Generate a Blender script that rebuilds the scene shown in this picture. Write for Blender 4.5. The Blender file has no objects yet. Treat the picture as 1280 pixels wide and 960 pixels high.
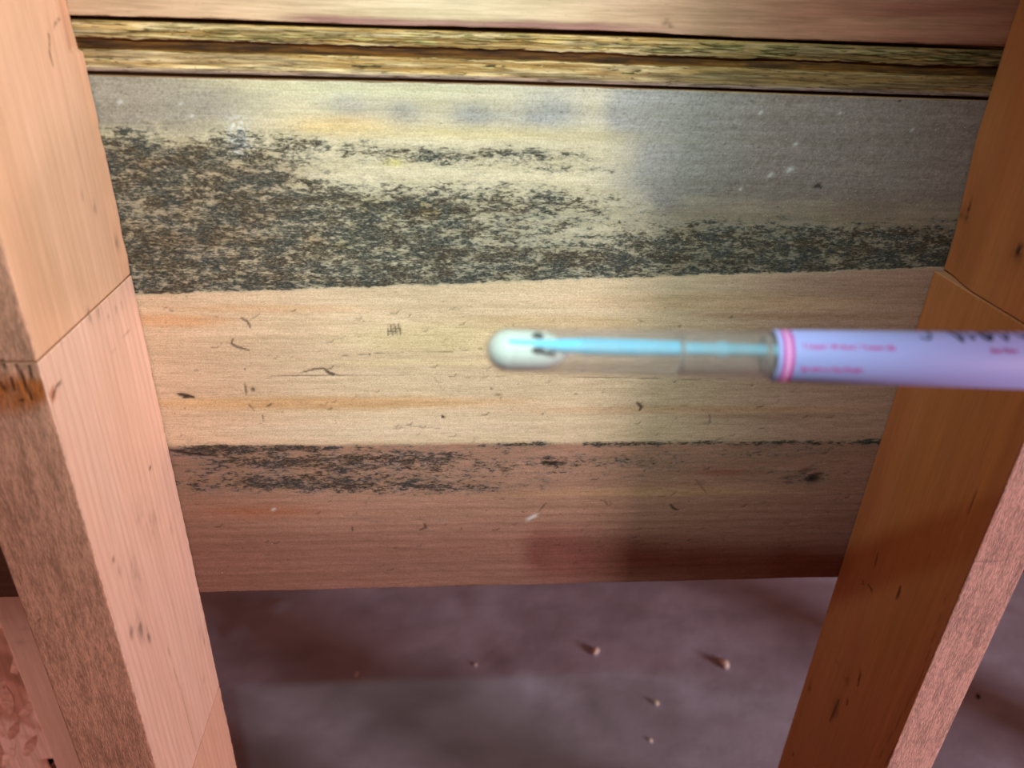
import bpy, math
import numpy as np
from mathutils import Matrix, Vector

S = bpy.context.scene
COL = S.collection
BASE = 0.85                       # camera height above the ground

# ------------------------------------------------------------------ camera
RIGHT = np.array([0.9968564, -0.0710378, 0.0350849])
DOWN = np.array([-0.0028518, -0.4747101, -0.8801376])
FWD = np.array([0.0791782, 0.8772707, -0.4734204])
cd = bpy.data.cameras.new('camera')
cd.sensor_width = 36.0
cd.lens = 26.55
cd.clip_start = 0.01
cd.dof.use_dof = True
cd.dof.focus_distance = 0.385
cd.dof.aperture_fstop = 8.2
cam = bpy.data.objects.new('camera', cd)
COL.objects.link(cam)
U_, B_ = -DOWN, -FWD
cam.matrix_world = Matrix(((RIGHT[0], U_[0], B_[0], 0), (RIGHT[1], U_[1], B_[1], 0),
                           (RIGHT[2], U_[2], B_[2], BASE), (0, 0, 0, 1)))
S.camera = cam

# ------------------------------------------------------------------ light
w = bpy.data.worlds.new('world')
S.world = w
w.use_nodes = True
w.node_tree.nodes['Background'].inputs[0].default_value = (1.0, 0.38, 0.27, 1)
w.node_tree.nodes['Background'].inputs[1].default_value = 0.15


def aim(o, target):
    d = Vector(target) - o.location
    o.rotation_euler = d.to_track_quat('-Z', 'Y').to_euler()


ld = bpy.data.lights.new('window_light', 'AREA')       # daylight from a vent far to the right
ld.shape = 'RECTANGLE'
ld.size = 0.38
ld.size_y = 0.80
ld.energy = 92
ld.color = (1.0, 0.75, 0.78)
lo = bpy.data.objects.new('window_light', ld)
COL.objects.link(lo)
lo.location = (3.0, -1.42, BASE + 0.02)
aim(lo, (0.1, 0.4, BASE - 0.25))

td = bpy.data.lights.new('torch', 'SPOT')              # hand torch just above the camera
td.energy = 6.3
td.color = (0.74, 1.0, 0.90)
td.spot_size = math.radians(77)
td.spot_blend = 0.9
td.shadow_soft_size = 0.006
to = bpy.data.objects.new('torch', td)
COL.objects.link(to)
to.location = (-0.024, 0.015, BASE + 0.125)
aim(to, (0.008, 0.332, BASE - 0.078))

bd_ = bpy.data.lights.new('left_bay_fill', 'SPOT')       # added fill spot with no seen source, brightens the lower left timber and panel
bd_.energy = 6.0
bd_.color = (1.0, 0.74, 0.66)
bd_.spot_size = math.radians(46)
bd_.spot_blend = .5
bd_.shadow_soft_size = .05
bo_ = bpy.data.objects.new('left_bay_fill', bd_)
COL.objects.link(bo_)
bo_.location = (-.66, -.02, BASE - .50)
aim(bo_, (-.37, .42, BASE - .53))

S.view_settings.view_transform = 'Standard'
S.view_settings.look = 'None'
S.view_settings.gamma = 1.0
S.view_settings.use_curve_mapping = False
S.view_settings.exposure = 0.0

# ------------------------------------------------------------------ helpers
FPX = 944.0


def ray(px, py):
    a, b = (px - 640) / FPX, (py - 480) / FPX
    return a * RIGHT + b * DOWN + FWD


def onY(px, py, Y=0.3322):        # survey: a photo point -> (x, z) on the vertical plane y = Y
    r = ray(px, py)
    r = r * (Y / r[1])
    return r[0], r[2]


def onXp(px, py, x):              # a photo point -> (y, z) on a stud's side plane
    r = ray(px, py)
    r = r * (x / r[0])
    return r[1], r[2]


def onFloor(px, py, h=0.0):
    r = ray(px, py)
    r = r * ((h - BASE) / r[2])
    return r[0], r[1]


def lin(h, k=1.0):
    h = h.lstrip('#')
    c = [int(h[i:i + 2], 16) / 255 for i in (0, 2, 4)]
    return np.array([(v / 12.92 if v <= .04045 else ((v + .055) / 1.055) ** 2.4) * k for v in c])


_rng = np.random.default_rng(7)
_T = _rng.random((256, 256))


def vnoise(x, y, seed=0):
    x = x + seed * 17.31
    y = y + seed * 9.77
    xi, yi = np.floor(x).astype(int), np.floor(y).astype(int)
    fx, fy = x - xi, y - yi
    fx = fx * fx * (3 - 2 * fx)
    fy = fy * fy * (3 - 2 * fy)
    a, b = _T[xi & 255, yi & 255], _T[(xi + 1) & 255, yi & 255]
    c, d = _T[xi & 255, (yi + 1) & 255], _T[(xi + 1) & 255, (yi + 1) & 255]
    return (a * (1 - fx) + b * fx) * (1 - fy) + (c * (1 - fx) + d * fx) * fy


def fbm(x, y, seed=0, o=4):
    s, a, t = 0, 1.0, 0
    for i in range(o):
        s = s + a * vnoise(x * 2 ** i, y * 2 ** i, seed + i * 3)
        t += a
        a *= .55
    return s / t


def sm(a, b, t):
    t = np.clip((t - a) / (b - a), 0, 1)
    return t * t * (3 - 2 * t)


def mix(c0, c1, f):
    return c0 + (c1 - c0) * f[..., None]


def blob(X, Z, cx, cz, rx, rz, ang=0, p=2.0):
    c, s = math.cos(ang), math.sin(ang)
    dx, dz = X - cx, Z - cz
    a, b = (dx * c + dz * s) / rx, (-dx * s + dz * c) / rz
    return np.exp(-(np.abs(a * a + b * b)) ** (p / 2))


def stroke(X, Z, pts, wd, taper=True):
    """distance mask of a polyline; wd = half width (m)"""
    out = np.zeros_like(X)
    pts = np.array(pts)
    L = np.r_[0, np.cumsum(np.hypot(*np.diff(pts, axis=0).T))]
    x0, z0 = pts.min(0) - 4 * wd
    x1, z1 = pts.max(0) + 4 * wd
    m = (X > x0) & (X < x1) & (Z > z0) & (Z < z1)
    if not m.any():
        return out
    x, z = X[m], Z[m]
    best = np.zeros_like(x)
    for i in range(len(pts) - 1):
        p, q = pts[i], pts[i + 1]
        d = q - p
        t = np.clip(((x - p[0]) * d[0] + (z - p[1]) * d[1]) / (d @ d + 1e-12), 0, 1)
        dist = np.hypot(x - p[0] - t * d[0], z - p[1] - t * d[1])
        s = (L[i] + t * (L[i + 1] - L[i])) / L[-1]
        ww = wd * (0.45 + 0.55 * np.sin(np.pi * np.clip(s, 0.02, .98))) if taper else wd
        best = np.maximum(best, np.clip(1.5 - dist / ww, 0, 1))
    out[m] = best
    return out


# ---- tagging
def tag(o, label=None, cat=None, group=None, kind=None):
    if label:
        o['label'] = label
    if cat:
        o['category'] = cat
    if group:
        o['group'] = group
    if kind:
        o['kind'] = kind
    return o


def empty(name, loc=(0, 0, 0)):
    o = bpy.data.objects.new(name, None)
    o.empty_display_size = .02
    o.location = loc
    COL.objects.link(o)
    return o


def link(name, me, mat=None, parent=None):
    o = bpy.data.objects.new(name, me)
    COL.objects.link(o)
    if mat:
        me.materials.append(mat)
    if parent:
        o.parent = parent
        if parent.type == 'EMPTY' and parent.location.length > 0 and parent.rotation_euler.to_matrix() == Matrix.Identity(3):
            pass
    return o


def np_mesh(name, V, F, cols=None, floats=None, smooth=True):
    me = bpy.data.meshes.new(name)
    V = np.asarray(V, np.float32)
    F = np.asarray(F, np.int32)
    me.vertices.add(len(V))
    me.vertices.foreach_set('co', V.ravel())
    me.loops.add(F.size)
    me.loops.foreach_set('vertex_index', F.ravel())
    me.polygons.add(len(F))
    me.polygons.foreach_set('loop_start', np.arange(0, F.size, F.shape[1], dtype=np.int32))
    me.update(calc_edges=True)
    if smooth:
        me.polygons.foreach_set('use_smooth', np.ones(len(F), bool))
    if cols is not None:
        a = me.attributes.new('tint', 'FLOAT_COLOR', 'POINT')
        c = np.c_[np.clip(cols, 0, 1), np.ones(len(V))].astype(np.float32)
        a.data.foreach_set('color', c.ravel())
    for k, v in (floats or {}).items():
        a = me.attributes.new(k, 'FLOAT', 'POINT')
        a.data.foreach_set('value', np.asarray(v, np.float32).ravel())
    me.validate()
    return me


def gridfaces(nu, nv, off=0, flip=False):
    i, j = np.meshgrid(np.arange(nu - 1), np.arange(nv - 1), indexing='ij')
    a = (i * nv + j).ravel() + off
    q = np.c_[a, a + nv, a + nv + 1, a + 1]
    return q[:, ::-1] if flip else q


def coords(a, b, step, r=0.001, d0=None, d1=None):
    """parameter values a..b, dense between d0 and d1, with extra rows by the ends"""
    s = [a, a + .3 * r, a + .65 * r, a + r, b - r, b - .65 * r, b - .3 * r, b]
    d0 = a if d0 is None else max(a, d0)
    d1 = b if d1 is None else min(b, d1)
    if step and d1 > d0:
        s += list(np.arange(d0, d1, step))
    for u in np.arange(a, b, .02):
        s.append(u)
    s = np.unique(np.round([v for v in s if a - 1e-9 <= v <= b + 1e-9], 6))
    keep = [s[0]]
    for v in s[1:]:
        if v - keep[-1] > 1.5e-4 or v == s[-1]:
            keep.append(v)
    return np.array(keep)


def timber(name, box, mat, parent=None, paint=None, r=0.0012, front=None, left=None, right=None, bottom=None,
           dz=(-.62, .06), dx=(-9, 9), endgap=0.0, top=None):
    """A box of sawn timber. box = x0,x1,y0,y1,z0,z1 (z relative to the camera height).  A face given a
    step is a fine grid.  paint[face](A, B, pos) -> (tint (n,m,3), dict of floats, outward relief)."""
    x0, x1, y0, y1, z0, z1 = box
    Vs, Fs, Cs, Ms, Ds = [], [], [], [], []
    off = 0
    spec = {'front': ('xz', y0, (0, -1, 0), front), 'back': ('xz', y1, (0, 1, 0), None),
            'left': ('yz', x0, (-1, 0, 0), left), 'right': ('yz', x1, (1, 0, 0), right),
            'bottom': ('xy', z0, (0, 0, -1), bottom), 'top': ('xy', z1, (0, 0, 1), top)}
    rng = {'x': (x0, x1) + dx, 'y': (y0, y1, -9, 9), 'z': (z0, z1) + dz}
    paint = paint or {}
    for f, (ax, c, n, step) in spec.items():
        a = coords(rng[ax[0]][0], rng[ax[0]][1], step, r, rng[ax[0]][2], rng[ax[0]][3])
        b = coords(rng[ax[1]][0], rng[ax[1]][1], step, r, rng[ax[1]][2], rng[ax[1]][3])
        A, B = np.meshgrid(a, b, indexing='ij')
        P = np.zeros(A.shape + (3,))
        ia, ib = 'xyz'.index(ax[0]), 'xyz'.index(ax[1])
        ic = 3 - ia - ib
        P[..., ia], P[..., ib], P[..., ic] = A, B, c
        pf = paint.get(f) or paint.get('all')
        tint, fl, disp = pf(A, B)
        e = np.minimum(np.minimum(A - a[0], a[-1] - A), np.minimum(B - b[0], b[-1] - B))
        disp = disp * np.clip(e / 0.0012, 0, 1)
        # rounding of the four long edges and the ends
        lo_ = np.array([x0 + r, y0 + r, z0 + r])
        hi_ = np.array([x1 - r, y1 - r, z1 - r])
        q = np.clip(P, lo_, hi_)
        d = P - q
        ln = np.linalg.norm(d, axis=-1, keepdims=True)
        P = q + d / np.maximum(ln, 1e-9) * np.minimum(ln, r)
        P = P + disp[..., None] * np.array(n)
        if callable(paint.get('shape')):
            P = paint['shape'](P)
        P[..., 2] += BASE
        Vs.append(P.reshape(-1, 3))
        # orientation
        flip = {'front': False, 'back': True, 'left': True, 'right': False, 'bottom': True, 'top': False}[f]
        Fs.append(gridfaces(len(a), len(b), off, flip))
        off += A.size
        Cs.append(tint.reshape(-1, 3))
        Ms.append(np.broadcast_to(fl.get('mold', 0.), A.shape).ravel())
        Ds.append(np.broadcast_to(fl.get('dark', 0.), A.shape).ravel())
    me = np_mesh(name, np.vstack(Vs), np.vstack(Fs), np.vstack(Cs),
                 {'mold': np.concatenate(Ms), 'dark': np.concatenate(Ds)})
    return link(name, me, mat, parent)


# ---- materials
class NT:
    def __init__(self, name):
        self.m = bpy.data.materials.new(name)
        self.m.use_nodes = True
        self.t = self.m.node_tree
        self.b = self.t.nodes['Principled BSDF']

    def n(self, ty, **kw):
        nd = self.t.nodes.new('ShaderNode' + ty)
        for k, v in kw.items():
            setattr(nd, k, v)
        return nd

    def set(self, sock, v):
        if hasattr(v, 'is_linked') or hasattr(v, 'links'):
            self.t.links.new(v, sock)
        elif v is not None:
            if sock.type == 'RGBA' and len(v) == 3:
                v = (*v, 1)
            sock.default_value = v

    def mapping(self, scale, obj=True):
        tc = self.n('TexCoord')
        mp = self.n('Mapping')
        mp.inputs['Scale'].default_value = scale
        self.t.links.new(tc.outputs['Object'], mp.inputs['Vector'])
        return mp.outputs[0]

    def noise(self, scale_vec, scale=1.0, detail=4, rough=.6, dist=0.0):
        nd = self.n('TexNoise')
        self.set(nd.inputs['Vector'], self.mapping(scale_vec))
        nd.inputs['Scale'].default_value = scale
        nd.inputs['Detail'].default_value = detail
        nd.inputs['Roughness'].default_value = rough
        nd.inputs['Distortion'].default_value = dist
        return nd.outputs['Fac']

    def ramp(self, v, a, b, inv=False, lo=0., hi=1.):
        nd = self.n('MapRange', interpolation_type='SMOOTHSTEP')
        self.set(nd.inputs['Value'], v)
        nd.inputs['From Min'].default_value = a
        nd.inputs['From Max'].default_value = b
        nd.inputs['To Min'].default_value = hi if inv else lo
        nd.inputs['To Max'].default_value = lo if inv else hi
        return nd.outputs[0]

    def math(self, op, a, b=None, c=None):
        nd = self.n('Math', operation=op)
        self.set(nd.inputs[0], a)
        if b is not None:
            self.set(nd.inputs[1], b)
        if c is not None:
            self.set(nd.inputs[2], c)
        return nd.outputs[0]

    def mix(self, f, a, b, blend='MIX'):
        nd = self.n('Mix', data_type='RGBA', blend_type=blend)
        self.set(nd.inputs[0], f)
        self.set(nd.inputs[6], a)
        self.set(nd.inputs[7], b)
        return nd.outputs[2]

    def attr(self, name, col=False):
        nd = self.n('Attribute', attribute_name=name)
        return nd.outputs['Color' if col else 'Fac']

    def bump(self, h, strength=.5, dist=.001, prev=None):
        nd = self.n('Bump')
        nd.inputs['Strength'].default_value = strength
        nd.inputs['Distance'].default_value = dist
        self.set(nd.inputs['Height'], h)
        if prev is not None:
            self.set(nd.inputs['Normal'], prev)
        return nd.outputs[0]


def wood_mat(name, axis, grain=.35, rough=.75, bump=.35, fleck=.5, molded=False, spec=.25, scale=1.0, bdist=.0004):
    """pine: tint attribute x stretched grain, dark flecks, optional mould colonies; axis = grain direction"""
    k = NT(name)

    def vec(along, across):
        return (along, across, across) if axis == 'x' else (across, across, along)
    fib = k.noise(vec(60 * scale, 1500 * scale), 1, 5, .65)
    mid = k.noise(vec(14 * scale, 300 * scale), 1, 4, .6, .3)
    col = k.attr('tint', True)
    f = k.math('ADD', k.math('MULTIPLY', fib, .55), k.math('MULTIPLY', mid, .45))
    g = k.ramp(f, .36, .64, lo=1 - grain, hi=1 + grain * .55)
    comb = k.n('CombineColor')
    for i in range(3):
        k.set(comb.inputs[i], g)
    # darker grain is warmer: blue varies more than red
    g2 = k.math('POWER', g, 1.3)
    k.set(comb.inputs[2], g2)
    col = k.mix(1.0, col, comb.outputs[0], 'MULTIPLY')
    sp = k.noise(vec(420, 1500), 1, 3, .7)
    col = k.mix(k.ramp(sp, .645, .70, hi=fleck), col, (.055, .035, .025))
    h = f
    if molded:
        gr = k.noise((1500, 1500, 1900), 1, 3, .8)
        gv = k.ramp(gr, .33, .67, lo=.80, hi=1.18)
        cg = k.n('CombineColor')
        for i in range(3):
            k.set(cg.inputs[i], gv)
        col = k.mix(1.0, col, cg.outputs[0], 'MULTIPLY')
        md = k.attr('mold')
        n1 = k.noise((190, 190, 520), 1, 6, .72, .12)
        n2 = k.noise((520, 520, 1500), 1, 3, .7, .1)
        n0 = k.noise((70, 70, 190), 1, 3, .6)
        nn = k.math('ADD', k.math('ADD', k.math('MULTIPLY', n1, .48), k.math('MULTIPLY', n2, .28)), k.math('MULTIPLY', n0, .24))
        lvl = k.math('ADD', nn, k.math('MULTIPLY_ADD', md, .21, -.102))
        gate = k.ramp(md, .03, .22)
        soft = k.math('MULTIPLY', k.ramp(lvl, .43, .60), gate)
        hard = k.math('MULTIPLY', k.ramp(lvl, .532, .622), gate)
        tone = k.noise((60, 60, 120), 1, 3, .6)
        mc = k.mix(k.ramp(tone, .4, .6), lin('#706a58'), lin('#5a6466'))
        fine = k.noise((700, 700, 2200), 1, 4, .75)
        fm = k.ramp(fine, .38, .62, lo=.35, hi=1.0)
        col = k.mix(k.math('MULTIPLY', k.math('MULTIPLY', soft, fm), .62), col, mc)
        hc = k.mix(k.ramp(tone, .42, .58), lin('#241d1a'), lin('#1c2629'))
        col = k.mix(k.math('MULTIPLY', k.math('MULTIPLY', hard, k.ramp(fine, .34, .56, lo=.6, hi=1.0)), .92), col, hc)
        h = k.math('ADD', f, k.math('MULTIPLY', hard, .3))
    dk = k.attr('dark')
    col = k.mix(k.math('MULTIPLY', dk, .93), col, lin('#1d1512'))
    k.set(k.b.inputs['Base Color'], col)
    k.b.inputs['Roughness'].default_value = rough
    k.b.inputs['Specular IOR Level'].default_value = spec
    k.set(k.b.inputs['Normal'], k.bump(h, bump, bdist))
    return k.m


def rough_mat(name):
    """rough sawn pine edge with torn fibres running along z"""
    k = NT(name)
    a = k.noise((1600, 1600, 260), 1, 5, .75, .2)
    b = k.noise((300, 300, 40), 1, 3, .6)
    col = k.attr('tint', True)
    g = k.ramp(k.math('ADD', k.math('MULTIPLY', a, .7), k.math('MULTIPLY', b, .3)), .38, .62, lo=.60, hi=1.25)
    comb = k.n('CombineColor')
    for i in range(3):
        k.set(comb.inputs[i], g)
    col = k.mix(1.0, col, comb.outputs[0], 'MULTIPLY')
    col = k.mix(k.math('MULTIPLY', k.attr('dark'), .93), col, lin('#26140d'))
    k.set(k.b.inputs['Base Color'], col)
    k.b.inputs['Roughness'].default_value = .8
    k.b.inputs['Specular IOR Level'].default_value = .2
    k.set(k.b.inputs['Normal'], k.bump(a, .85, .0006))
    return k.m


def plain_mat(name, color, rough=.5, spec=.5, trans=0.0, noise=None, namp=.15):
    k = NT(name)
    if noise:
        f = k.noise((noise,) * 3, 1, 4, .6)
        c = k.mix(k.ramp(f, .35, .65), np.array(color) * (1 - namp), np.clip(np.array(color) * (1 + namp), 0, 1))
        k.set(k.b.inputs['Base Color'], c)
    else:
        k.set(k.b.inputs['Base Color'], color)
    k.b.inputs['Roughness'].default_value = rough
    k.b.inputs['Specular IOR Level'].default_value = spec
    k.b.inputs['Transmission Weight'].default_value = trans
    return k.m


M_board = wood_mat('mouldy_board_pine', 'x', grain=.15, rough=.8, bump=.5, fleck=.55, molded=True)
M_plate = wood_mat('clean_board_pine', 'x', grain=.22, rough=.75, bump=.4, fleck=.3)
M_side = wood_mat('planed_stud_pine', 'z', grain=.10, rough=.62, bump=.3, fleck=.10)
M_rough = rough_mat('rough_sawn_edge')

# ------------------------------------------------------------------ ground
def floor_mesh():
    V = [(-1.6, -.2, 0), (2.6, -.2, 0), (2.6, 2.6, 0), (-1.6, 2.6, 0),
         (-1.6, -.2, -.1), (2.6, -.2, -.1), (2.6, 2.6, -.1), (-1.6, 2.6, -.1)]
    F = [(0, 1, 2, 3), (7, 6, 5, 4), (0, 4, 5, 1), (1, 5, 6, 2), (2, 6, 7, 3), (3, 7, 4, 0)]
    return np_mesh('floor', V, F, smooth=False)


o = link('floor', floor_mesh(), plain_mat('bare_earth', lin('#5a4536'), .95, .1, noise=40))
tag(o, kind='structure')

# ------------------------------------------------------------------ plastic sheet on the ground
def sheet():
    x = np.arange(-1.2, 1.8, .009)
    y = np.arange(.05, 1.9, .009)
    X, Y = np.meshgrid(x, y, indexing='ij')
    # long soft folds running from back left to front right, then small creases
    s = X * .50 + Y * .86
    t = X * .86 - Y * .50
    H = .006 + .010 * vnoise(s * 9, t * 1.6, 1) ** 2 + .006 * vnoise(s * 22, t * 4, 2) + .0025 * fbm(X * 25, Y * 25, 5)
    ra, rb = onFloor(290, 800), onFloor(352, 762)
    H += .006 * stroke(X, Y, [ra, rb], .012)
    for px, py in ((640, 845), (760, 900), (600, 760), (1010, 800)):
        cx, cy = onFloor(px, py)
        H += .004 * blob(X, Y, cx, cy, .02, .05, .5)
    V = np.dstack([X, Y, H]).reshape(-1, 3)
    top = gridfaces(len(x), len(y))
    return V, top, H


sv, sf, sH = sheet()
k = NT('polythene')
f1 = k.noise((7, 12, 7), 1, 4, .55)
c = k.mix(k.ramp(f1, .35, .65), lin('#9c9bac'), lin('#b2b3c8'))
k.set(k.b.inputs['Base Color'], c)
k.b.inputs['Roughness'].default_value = .42
k.b.inputs['Specular IOR Level'].default_value = .5
k.set(k.b.inputs['Normal'], k.bump(k.noise((60, 60, 60), 1, 4, .6), .15, .004))
M_poly = k.m
o = link('plastic_sheet', np_mesh('plastic_sheet', sv, sf), M_poly)
sol = o.modifiers.new('thickness', 'SOLIDIFY')
sol.thickness = .0006
sol.offset = 1
tag(o, 'pale lavender grey plastic sheet spread over the ground below the boards, out of focus', 'plastic sheet')


def sheet_h(x, y):
    i = int(round((x + 1.2) / .009))
    j = int(round((y - .05) / .009))
    return float(sH[i, j])


# chips lying on the sheet
M_chip = plain_mat('pale_chip', lin('#e9dccf'), .8, .2, noise=300)
M_chipd = plain_mat('dark_chip', lin('#4a2c20'), .9, .1, noise=300)
import random
random.seed(3)
for (px, py, r, dark, lab) in (
        (905, 831, .0062, 0, 'largest of the pale wood chips on the plastic sheet, beside the right stud'),
        (744, 816, .0048, 0, 'pale wood chip on the plastic sheet, left of the largest chip'),
        (820, 881, .0034, 0, 'small pale wood chip on the plastic sheet, below the largest chip'),
        (812, 930, .0026, 0, 'small pale wood chip on the plastic sheet, lowest near the frame bottom'),
        (594, 834, .0022, 0, 'tiny pale wood chip at the edge of the dark shadow on the plastic'),
        (446, 845, .0032, 0, 'pale wood chip lying inside the dark shadow on the plastic'),
        (1222, 872, .0030, 1, 'dark brown crumb on the plastic to the right of the right stud')):
    x, y = onFloor(px, py, .012)
    n1, n2 = 7, 5
    V, F = [], []
    for i in range(n2 + 1):
        th = math.pi * i / n2
        for j in range(n1):
            ph = 2 * math.pi * j / n1
            q = r * random.uniform(.75, 1.2)
            V.append((q * math.sin(th) * math.cos(ph) * 1.0, q * math.sin(th) * math.sin(ph) * 1.5, q * .75 * math.cos(th)))
    for i in range(n2):
        for j in range(n1):
            F.append((i * n1 + j, (i + 1) * n1 + j, (i + 1) * n1 + (j + 1) % n1, i * n1 + (j + 1) % n1))
    o = link('wood_chip', np_mesh('wood_chip', V, F), M_chipd if dark else M_chip)
    o.location = (x, y, sheet_h(x, y) + r * .6)
    o.rotation_euler = (0, 0, random.uniform(-.6, .6))
    tag(o, lab, 'wood chip', 'crumbs and chips on the plastic sheet')

# ------------------------------------------------------------------ the mouldy board
YB = 0.3322
PX = 0.000385                     # one photo pixel on the board, in metres


def B(px, py):
    return onY(px, py, YB)


def zrow(py, px=640):
    return B(px, py)[1]


def paint_board(X, Z):
    sh = X.shape
    n_lo = fbm(X * 14, Z * 60, 1)
    n_md = fbm(X * 60, Z * 220, 2)
    n_hi = fbm(X * 220, Z * 500, 3)
    wob = (fbm(X * 40, Z * 0 + 1.0, 9) - .5)
    t = np.broadcast_to(lin('#cbb596'), sh + (3,)).copy()
    zb = -.1325 + (X + .145) / .38 * .0165 + wob * .0018 + (fbm(X * 300, Z * 300, 8) - .5) * .0016
    z250, z150, z215 = zrow(250), zrow(150), zrow(215)
    # --- colour zones of the wood, some light and shade mixed in
    up = sm(-.001, .001, Z - zb)                  # above the stain border
    cream = lin('#cfc9b0')
    t = mix(t, cream, up * .7)
    # clean belt, cream; warm light tinted in as peach left, shade as pinkish right
    belt = (1 - up) * sm(-.2165, -.2135, Z + wob * .002)
    t = mix(t, lin('#dcc8aa'), belt * .85)
    t = mix(t, lin('#d2a68c'), belt * sm(-.02, -.14, X) * .6)
    t = mix(t, lin('#9c776e'), belt * sm(.05, .19, X) * .85)
    # grain streaks (z rows)
    for (py, hw, cx, rx, colr, a) in (
            (400, 9, 215, 70, '#cc966a', .7), (385, 6, 330, 120, '#cf9a66', .35), (503, 10, 400, 270, '#d2a26c', .65),
            (512, 7, 850, 260, '#b08258', .4), (378, 14, 900, 200, '#c29c78', .4), (452, 5, 560, 200, '#e0cda0', .5),
            (423, 22, 560, 130, '#e2d3a4', .6), (537, 12, 480, 220, '#e0cdb4', .55), (402, 10, 700, 120, '#c7ab80', .5),
            (395, 5, 1000, 160, '#9c755c', .5), (430, 4, 1060, 120, '#8e6855', .5), (520, 5, 960, 130, '#8e6b58', .5)):
        cx_, cz_ = B(cx, py)
        t = mix(t, lin(colr), blob(X, Z, cx_, cz_ + wob * .002, rx * PX, hw * PX, 0, 4) * a * (1 - up))
    # lower dirty belt
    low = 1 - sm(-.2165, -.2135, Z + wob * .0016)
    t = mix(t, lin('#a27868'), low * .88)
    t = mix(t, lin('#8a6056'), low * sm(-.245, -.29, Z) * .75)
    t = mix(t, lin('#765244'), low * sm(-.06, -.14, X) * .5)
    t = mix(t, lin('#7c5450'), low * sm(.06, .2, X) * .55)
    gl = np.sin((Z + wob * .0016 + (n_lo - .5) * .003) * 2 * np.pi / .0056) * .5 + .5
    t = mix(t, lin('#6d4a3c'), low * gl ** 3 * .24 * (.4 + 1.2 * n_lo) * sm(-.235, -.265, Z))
    t = mix(t, lin('#c09a70'), low * blob(X, Z, *B(800, 615), 190 * PX, 9 * PX, 0, 3) * .4)
    t = mix(t, lin('#9c5a38'), low * blob(X, Z, *B(330, 640), 80 * PX, 12 * PX) * .5)
    t = mix(t, lin('#8e5145'), low * blob(X, Z, *B(905, 590), 40 * PX, 8 * PX) * .6)
    # dust (grey purple) over the top belt, plain on the right
    d = np.zeros(sh)
    d += .80 * sm(-.06, -.10, X) * sm(zrow(185), zrow(150), Z + (n_md - .5) * .012) * up
    d += .30 * sm(zrow(135), zrow(112), Z)
    d += .85 * sm(.055, .105, X + (n_lo - .5) * .03) * sm(zrow(262), zrow(215), Z + (n_md - .5) * .01)
    d += .5 * sm(.06, .1, X) * sm(zrow(300), zrow(245), Z) * up
    for (px, py, rx, ry, a) in ((435, 133, 28, 16, .6), (505, 147, 24, 16, .75), (590, 147, 28, 14, .75), (690, 140, 36, 18, .8),
                                (662, 155, 60, 22, .35), (775, 145, 22, 22, .7), (860, 150, 30, 60, .5), (840, 215, 16, 60, .5),
                                (190, 135, 60, 20, .4), (160, 150, 26, 18, .4)):
        d += a * blob(X, Z, *B(px, py), rx * PX, ry * PX) * (.6 + .8 * n_md)
    d = np.clip(d, 0, .92)
    dust_shade_c = mix(lin('#8e939e'), lin('#58445a'), sm(.05, .15, X))  # dust's own tone, darkened at right with the stud's shade
    dust_shade_c = dust_shade_c + (lin('#857f7c') - dust_shade_c) * (sm(-.05, -.09, X))[..., None]
    t = mix(t, dust_shade_c, d * up * .8)
    # speckled grit in the dust
    grit = sm(.62, .74, vnoise(X * 1500, Z * 1500, 21)) * d
    t = mix(t, lin('#c9c2c4'), grit * .13)
    grit2 = sm(.66, .76, vnoise(X * 1300, Z * 1300, 33)) * d
    t = mix(t, lin('#38333a'), grit2 * .28)
    # warm cream patches
    for (px, py, rx, ry, c, a) in ((430, 158, 60, 10, '#d8b57a', .7), (600, 168, 130, 8, '#dcc890', .5), (320, 105, 70, 8, '#c9bd98', .6),
                                   (480, 115, 120, 8, '#d5d2b0', .6), (530, 262, 16, 9, '#b58a2e', .9), (545, 268, 9, 5, '#c99a34', .9),
                                   (458, 262, 6, 10, '#c9a85a', .8), (443, 285, 7, 18, '#b79c62', .7), (425, 310, 10, 8, '#b79c62', .6),
                                   (492, 203, 10, 4, '#d0c46c', .8), (392, 300, 14, 6, '#c7a878', .7), (640, 262, 24, 5, '#c2a684', .6),
                                   (752, 322, 10, 5, '#b58a62', .6), (1140, 290, 60, 14, '#8a6858', .55), (1090, 265, 60, 10, '#7d6258', .5),
                                   (180, 200, 60, 12, '#a98a66', .5), (230, 300, 60, 12, '#a2805e', .5)):
        t = mix(t, lin(c), blob(X, Z, *B(px, py), rx * PX, ry * PX, 0, 2) * a * (.55 + .9 * n_md) * 1.0)
    t = mix(t, lin('#9c9c88'), up * sm(z215, zrow(270), Z) * sm(-.08, -.03, X) * sm(.1, .05, X) * .55)
    t = mix(t, lin('#725c54'), up * sm(z215, zrow(270), Z) * sm(.06, .12, X) * .7)
    t = mix(t, lin('#94745c'), up * sm(zrow(170), zrow(220), Z) * sm(-.04, -.09, X) * .5)
    # tiny marks of white dust
    wd = blob(X, Z, *B(297, 168), 11 * PX, 15 * PX) + .8 * blob(X, Z, *B(303, 188), 6 * PX, 8 * PX)
    wd = 1.7 * wd * sm(.30, .6, vnoise(X * 900, Z * 900, 5))
    for (px, py, r) in ((950, 143, 2.2), (995, 180, 2.5), (987, 212, 4), (963, 219, 3), (1140, 163, 2), (668, 645, 4.5), (342, 637, 3), (800, 265, 3), (926, 236, 2),
                        (226, 130, 2), (240, 145, 2), (150, 128, 3), (1050, 142, 1.6), (662, 648, 5)):
        wd = wd + blob(X, Z, *B(px, py), r * PX * 1.1, r * PX * .7, .7) * .8
    t = mix(t, lin('#dfe0e2'), np.clip(wd, 0, 1) * .75)
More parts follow.
